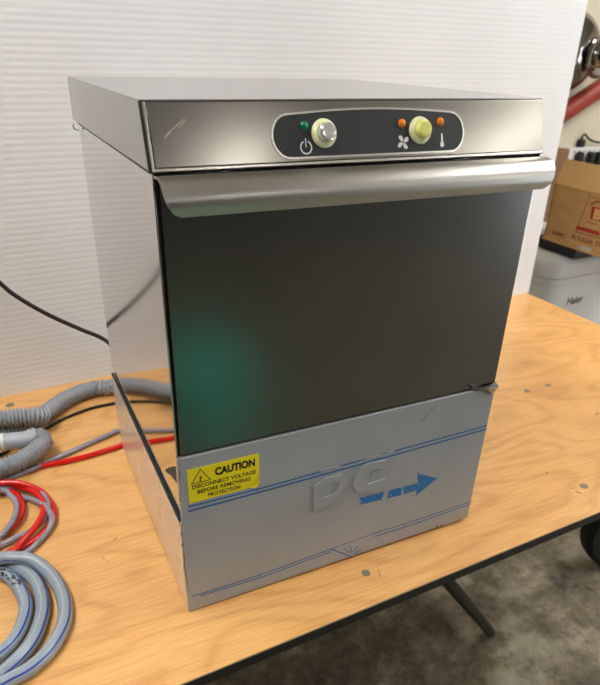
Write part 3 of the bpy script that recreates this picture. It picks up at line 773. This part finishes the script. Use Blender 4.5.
# brown carton behind and white power board on the wall
q = at(560, 150, 1, 1.40)
b = NB(); box(b, q.x-.16, at(570, 150, 1, 1.30).x, 1.30, 1.44, .0455, at(560, 150, 1, 1.30).z, .003)
o = obj('brown_carton', b, mat('dark_cardboard', (128, 96, 66), .8)); tag(o, 'small dark brown carton on the freezer left of the white power board', 'carton')
YB = 1.488
p0 = at(570.5, 148, 1, YB); pz = at(571, 172, 1, YB).z
pw = thing('power_board', 'white power board with black plugs on the cream wall behind the cardboard box', 'power board', (p0.x+.2, Y1, p0.z-.06))
b = NB(); box(b, p0.x, p0.x+.5, YB, Y1-.0005, p0.z-.115, p0.z, .006); obj('board_housing', b, m_whiteplastic, pw)
def plug(px, w, h=.06):
    p = at(px, 157.5, 1, YB-.012); b = NB()
    box(b, p.x-w/2, p.x+w/2, YB-.034, YB-.0005, p.z-h*.7, p.z+h*.4, .012, 3); 
    obj('plug', b, m_blackplastic, pw)
plug(578.5, .032); plug(589.5, .034); plug(597, .03); plug(606, .03)
b = NB()
for k_ in range(9): box(b, p0.x+.02+.03*k_, p0.x+.035+.03*k_, YB-.0008, YB, p0.z-.017, p0.z-.014)
obj('board_marking', b, m_screw, pw, smooth=False)
b = NB(); Yc = 1.503
box(b, at(579, 143, 1, Yc).x, at(583.5, 143, 1, Yc).x, Yc-.012, Yc+.012, p0.z+.0005, at(581, 139.5, 1, Yc).z, .003)
tube(b, [at(581.5, 141, 1, Yc), at(582.5, 137, 1, Yc), at(585, 134.3, 1, Yc), at(588, 138, 1, Yc), at(592.5, 141, 1, Yc), at(600, 142.5, 1, Yc), at(615, 144, 1, Yc)], .0042, 10, .004)
o = obj('adapter_cable', b, m_cord); tag(o, 'short black plug and looped cable on top of the white power board', 'cable')

# terracotta pipe on the wall and steel bowls
YP = 1.46
b = NB(); a1 = at(566, 111, 1, YP); a2 = at(600, 88.5, 1, YP); d = (a2-a1)
tube(b, [a1-d*1.2, a1, a2, a2+d*1.5], .036, 24, .05, n=4); pipe = obj('wall_pipe', b, m_terra)
tag(pipe, 'thick terracotta red pipe running diagonally up the cream wall', 'pipe')
for cx, cy, rp, yy, lab in ((565, 52, 41, 1.50, 'larger polished steel bowl hung on the wall above the red pipe'), (606, 57, 20, 1.36, 'smaller polished steel bowl at the right edge of the photo above the red pipe')):
    c_ = at(cx, cy, 1, yy); R_ = rp*(c_-CAM).dot(fw)/FPX*.93
    prof = [(R_*1.06, .0), (R_*1.06, .006), (R_, .008)]+[(R_*math.cos(a), .008+R_*.8*math.sin(a)) for a in [PI/2*i/14 for i in range(1, 14)]]+[(R_*.16, .008+R_*.80), (0, .008+R_*.80)]
    b = NB(); lathe(b, [(0, 0)]+prof, Vector((c_.x, Y1-.001 if rp > 30 else 1.39, c_.z)) , -Y, 48)
    o = obj('steel_bowl', b, m_chrome, None, ang=40); tag(o, lab, 'bowl')
    if rp < 30:
        b = NB(); tube(b, [Vector((c_.x+.03, 1.395, c_.z)), Vector((c_.x+.03, 1.46, c_.z)), Vector((c_.x+.03, Y1, c_.z))], .008, 10, .02); obj('wall_hook', b, m_edge, o)

# tyre under the table end
cw = at(609, 530, 1, .30)
wh = thing('trolley_wheel', 'black rubber wheel standing on the concrete floor at the right edge under the table', 'wheel', (cw.x, .30, FZ))
R_ = .15; cc = Vector((1.405, .30, FZ+R_))
b = NB(); lathe(b, [(R_*.62, -.025), (R_*.9, -.03), (R_*.99, -.018), (R_, 0), (R_*.99, .018), (R_*.9, .03), (R_*.62, .025), (R_*.62, -.025)], cc, Vector((.3, 1, 0)), 48); obj('tyre', b, m_tyre, wh)
b = NB(); lathe(b, [(0, -.018), (R_*.3, -.02), (R_*.62, -.012), (R_*.62, .012), (R_*.3, .02), (0, .018)], cc, Vector((.3, 1, 0)), 40); obj('wheel_hub', b, m_blackplastic, wh)

# unseen teal crate, added for the teal reflection in the steel door
tc2 = thing('reflection_crate', 'added teal lidded crate out of view, giving the teal reflection in the dark steel door', 'crate', (.5, -1.5, FZ))
cx0, cx1, cy0, cy1, cz = .33, .64, -1.72, -1.38, FZ+.30
b = NB(); box(b, cx0+.015, cx1-.015, cy0+.015, cy1-.015, FZ+.001, cz, .02, 3); obj('crate_shell', b, m_teal, tc2)
b = NB(); box(b, cx0, cx1, cy0, cy1, cz+.0005, cz+.035, .012, 3)
for q in range(3): box(b, cx0+.04+q*.08, cx0+.075+q*.08, cy0+.04, cy1-.04, cz+.034, cz+.041, .003)
obj('crate_lid', b, m_teal, tc2)
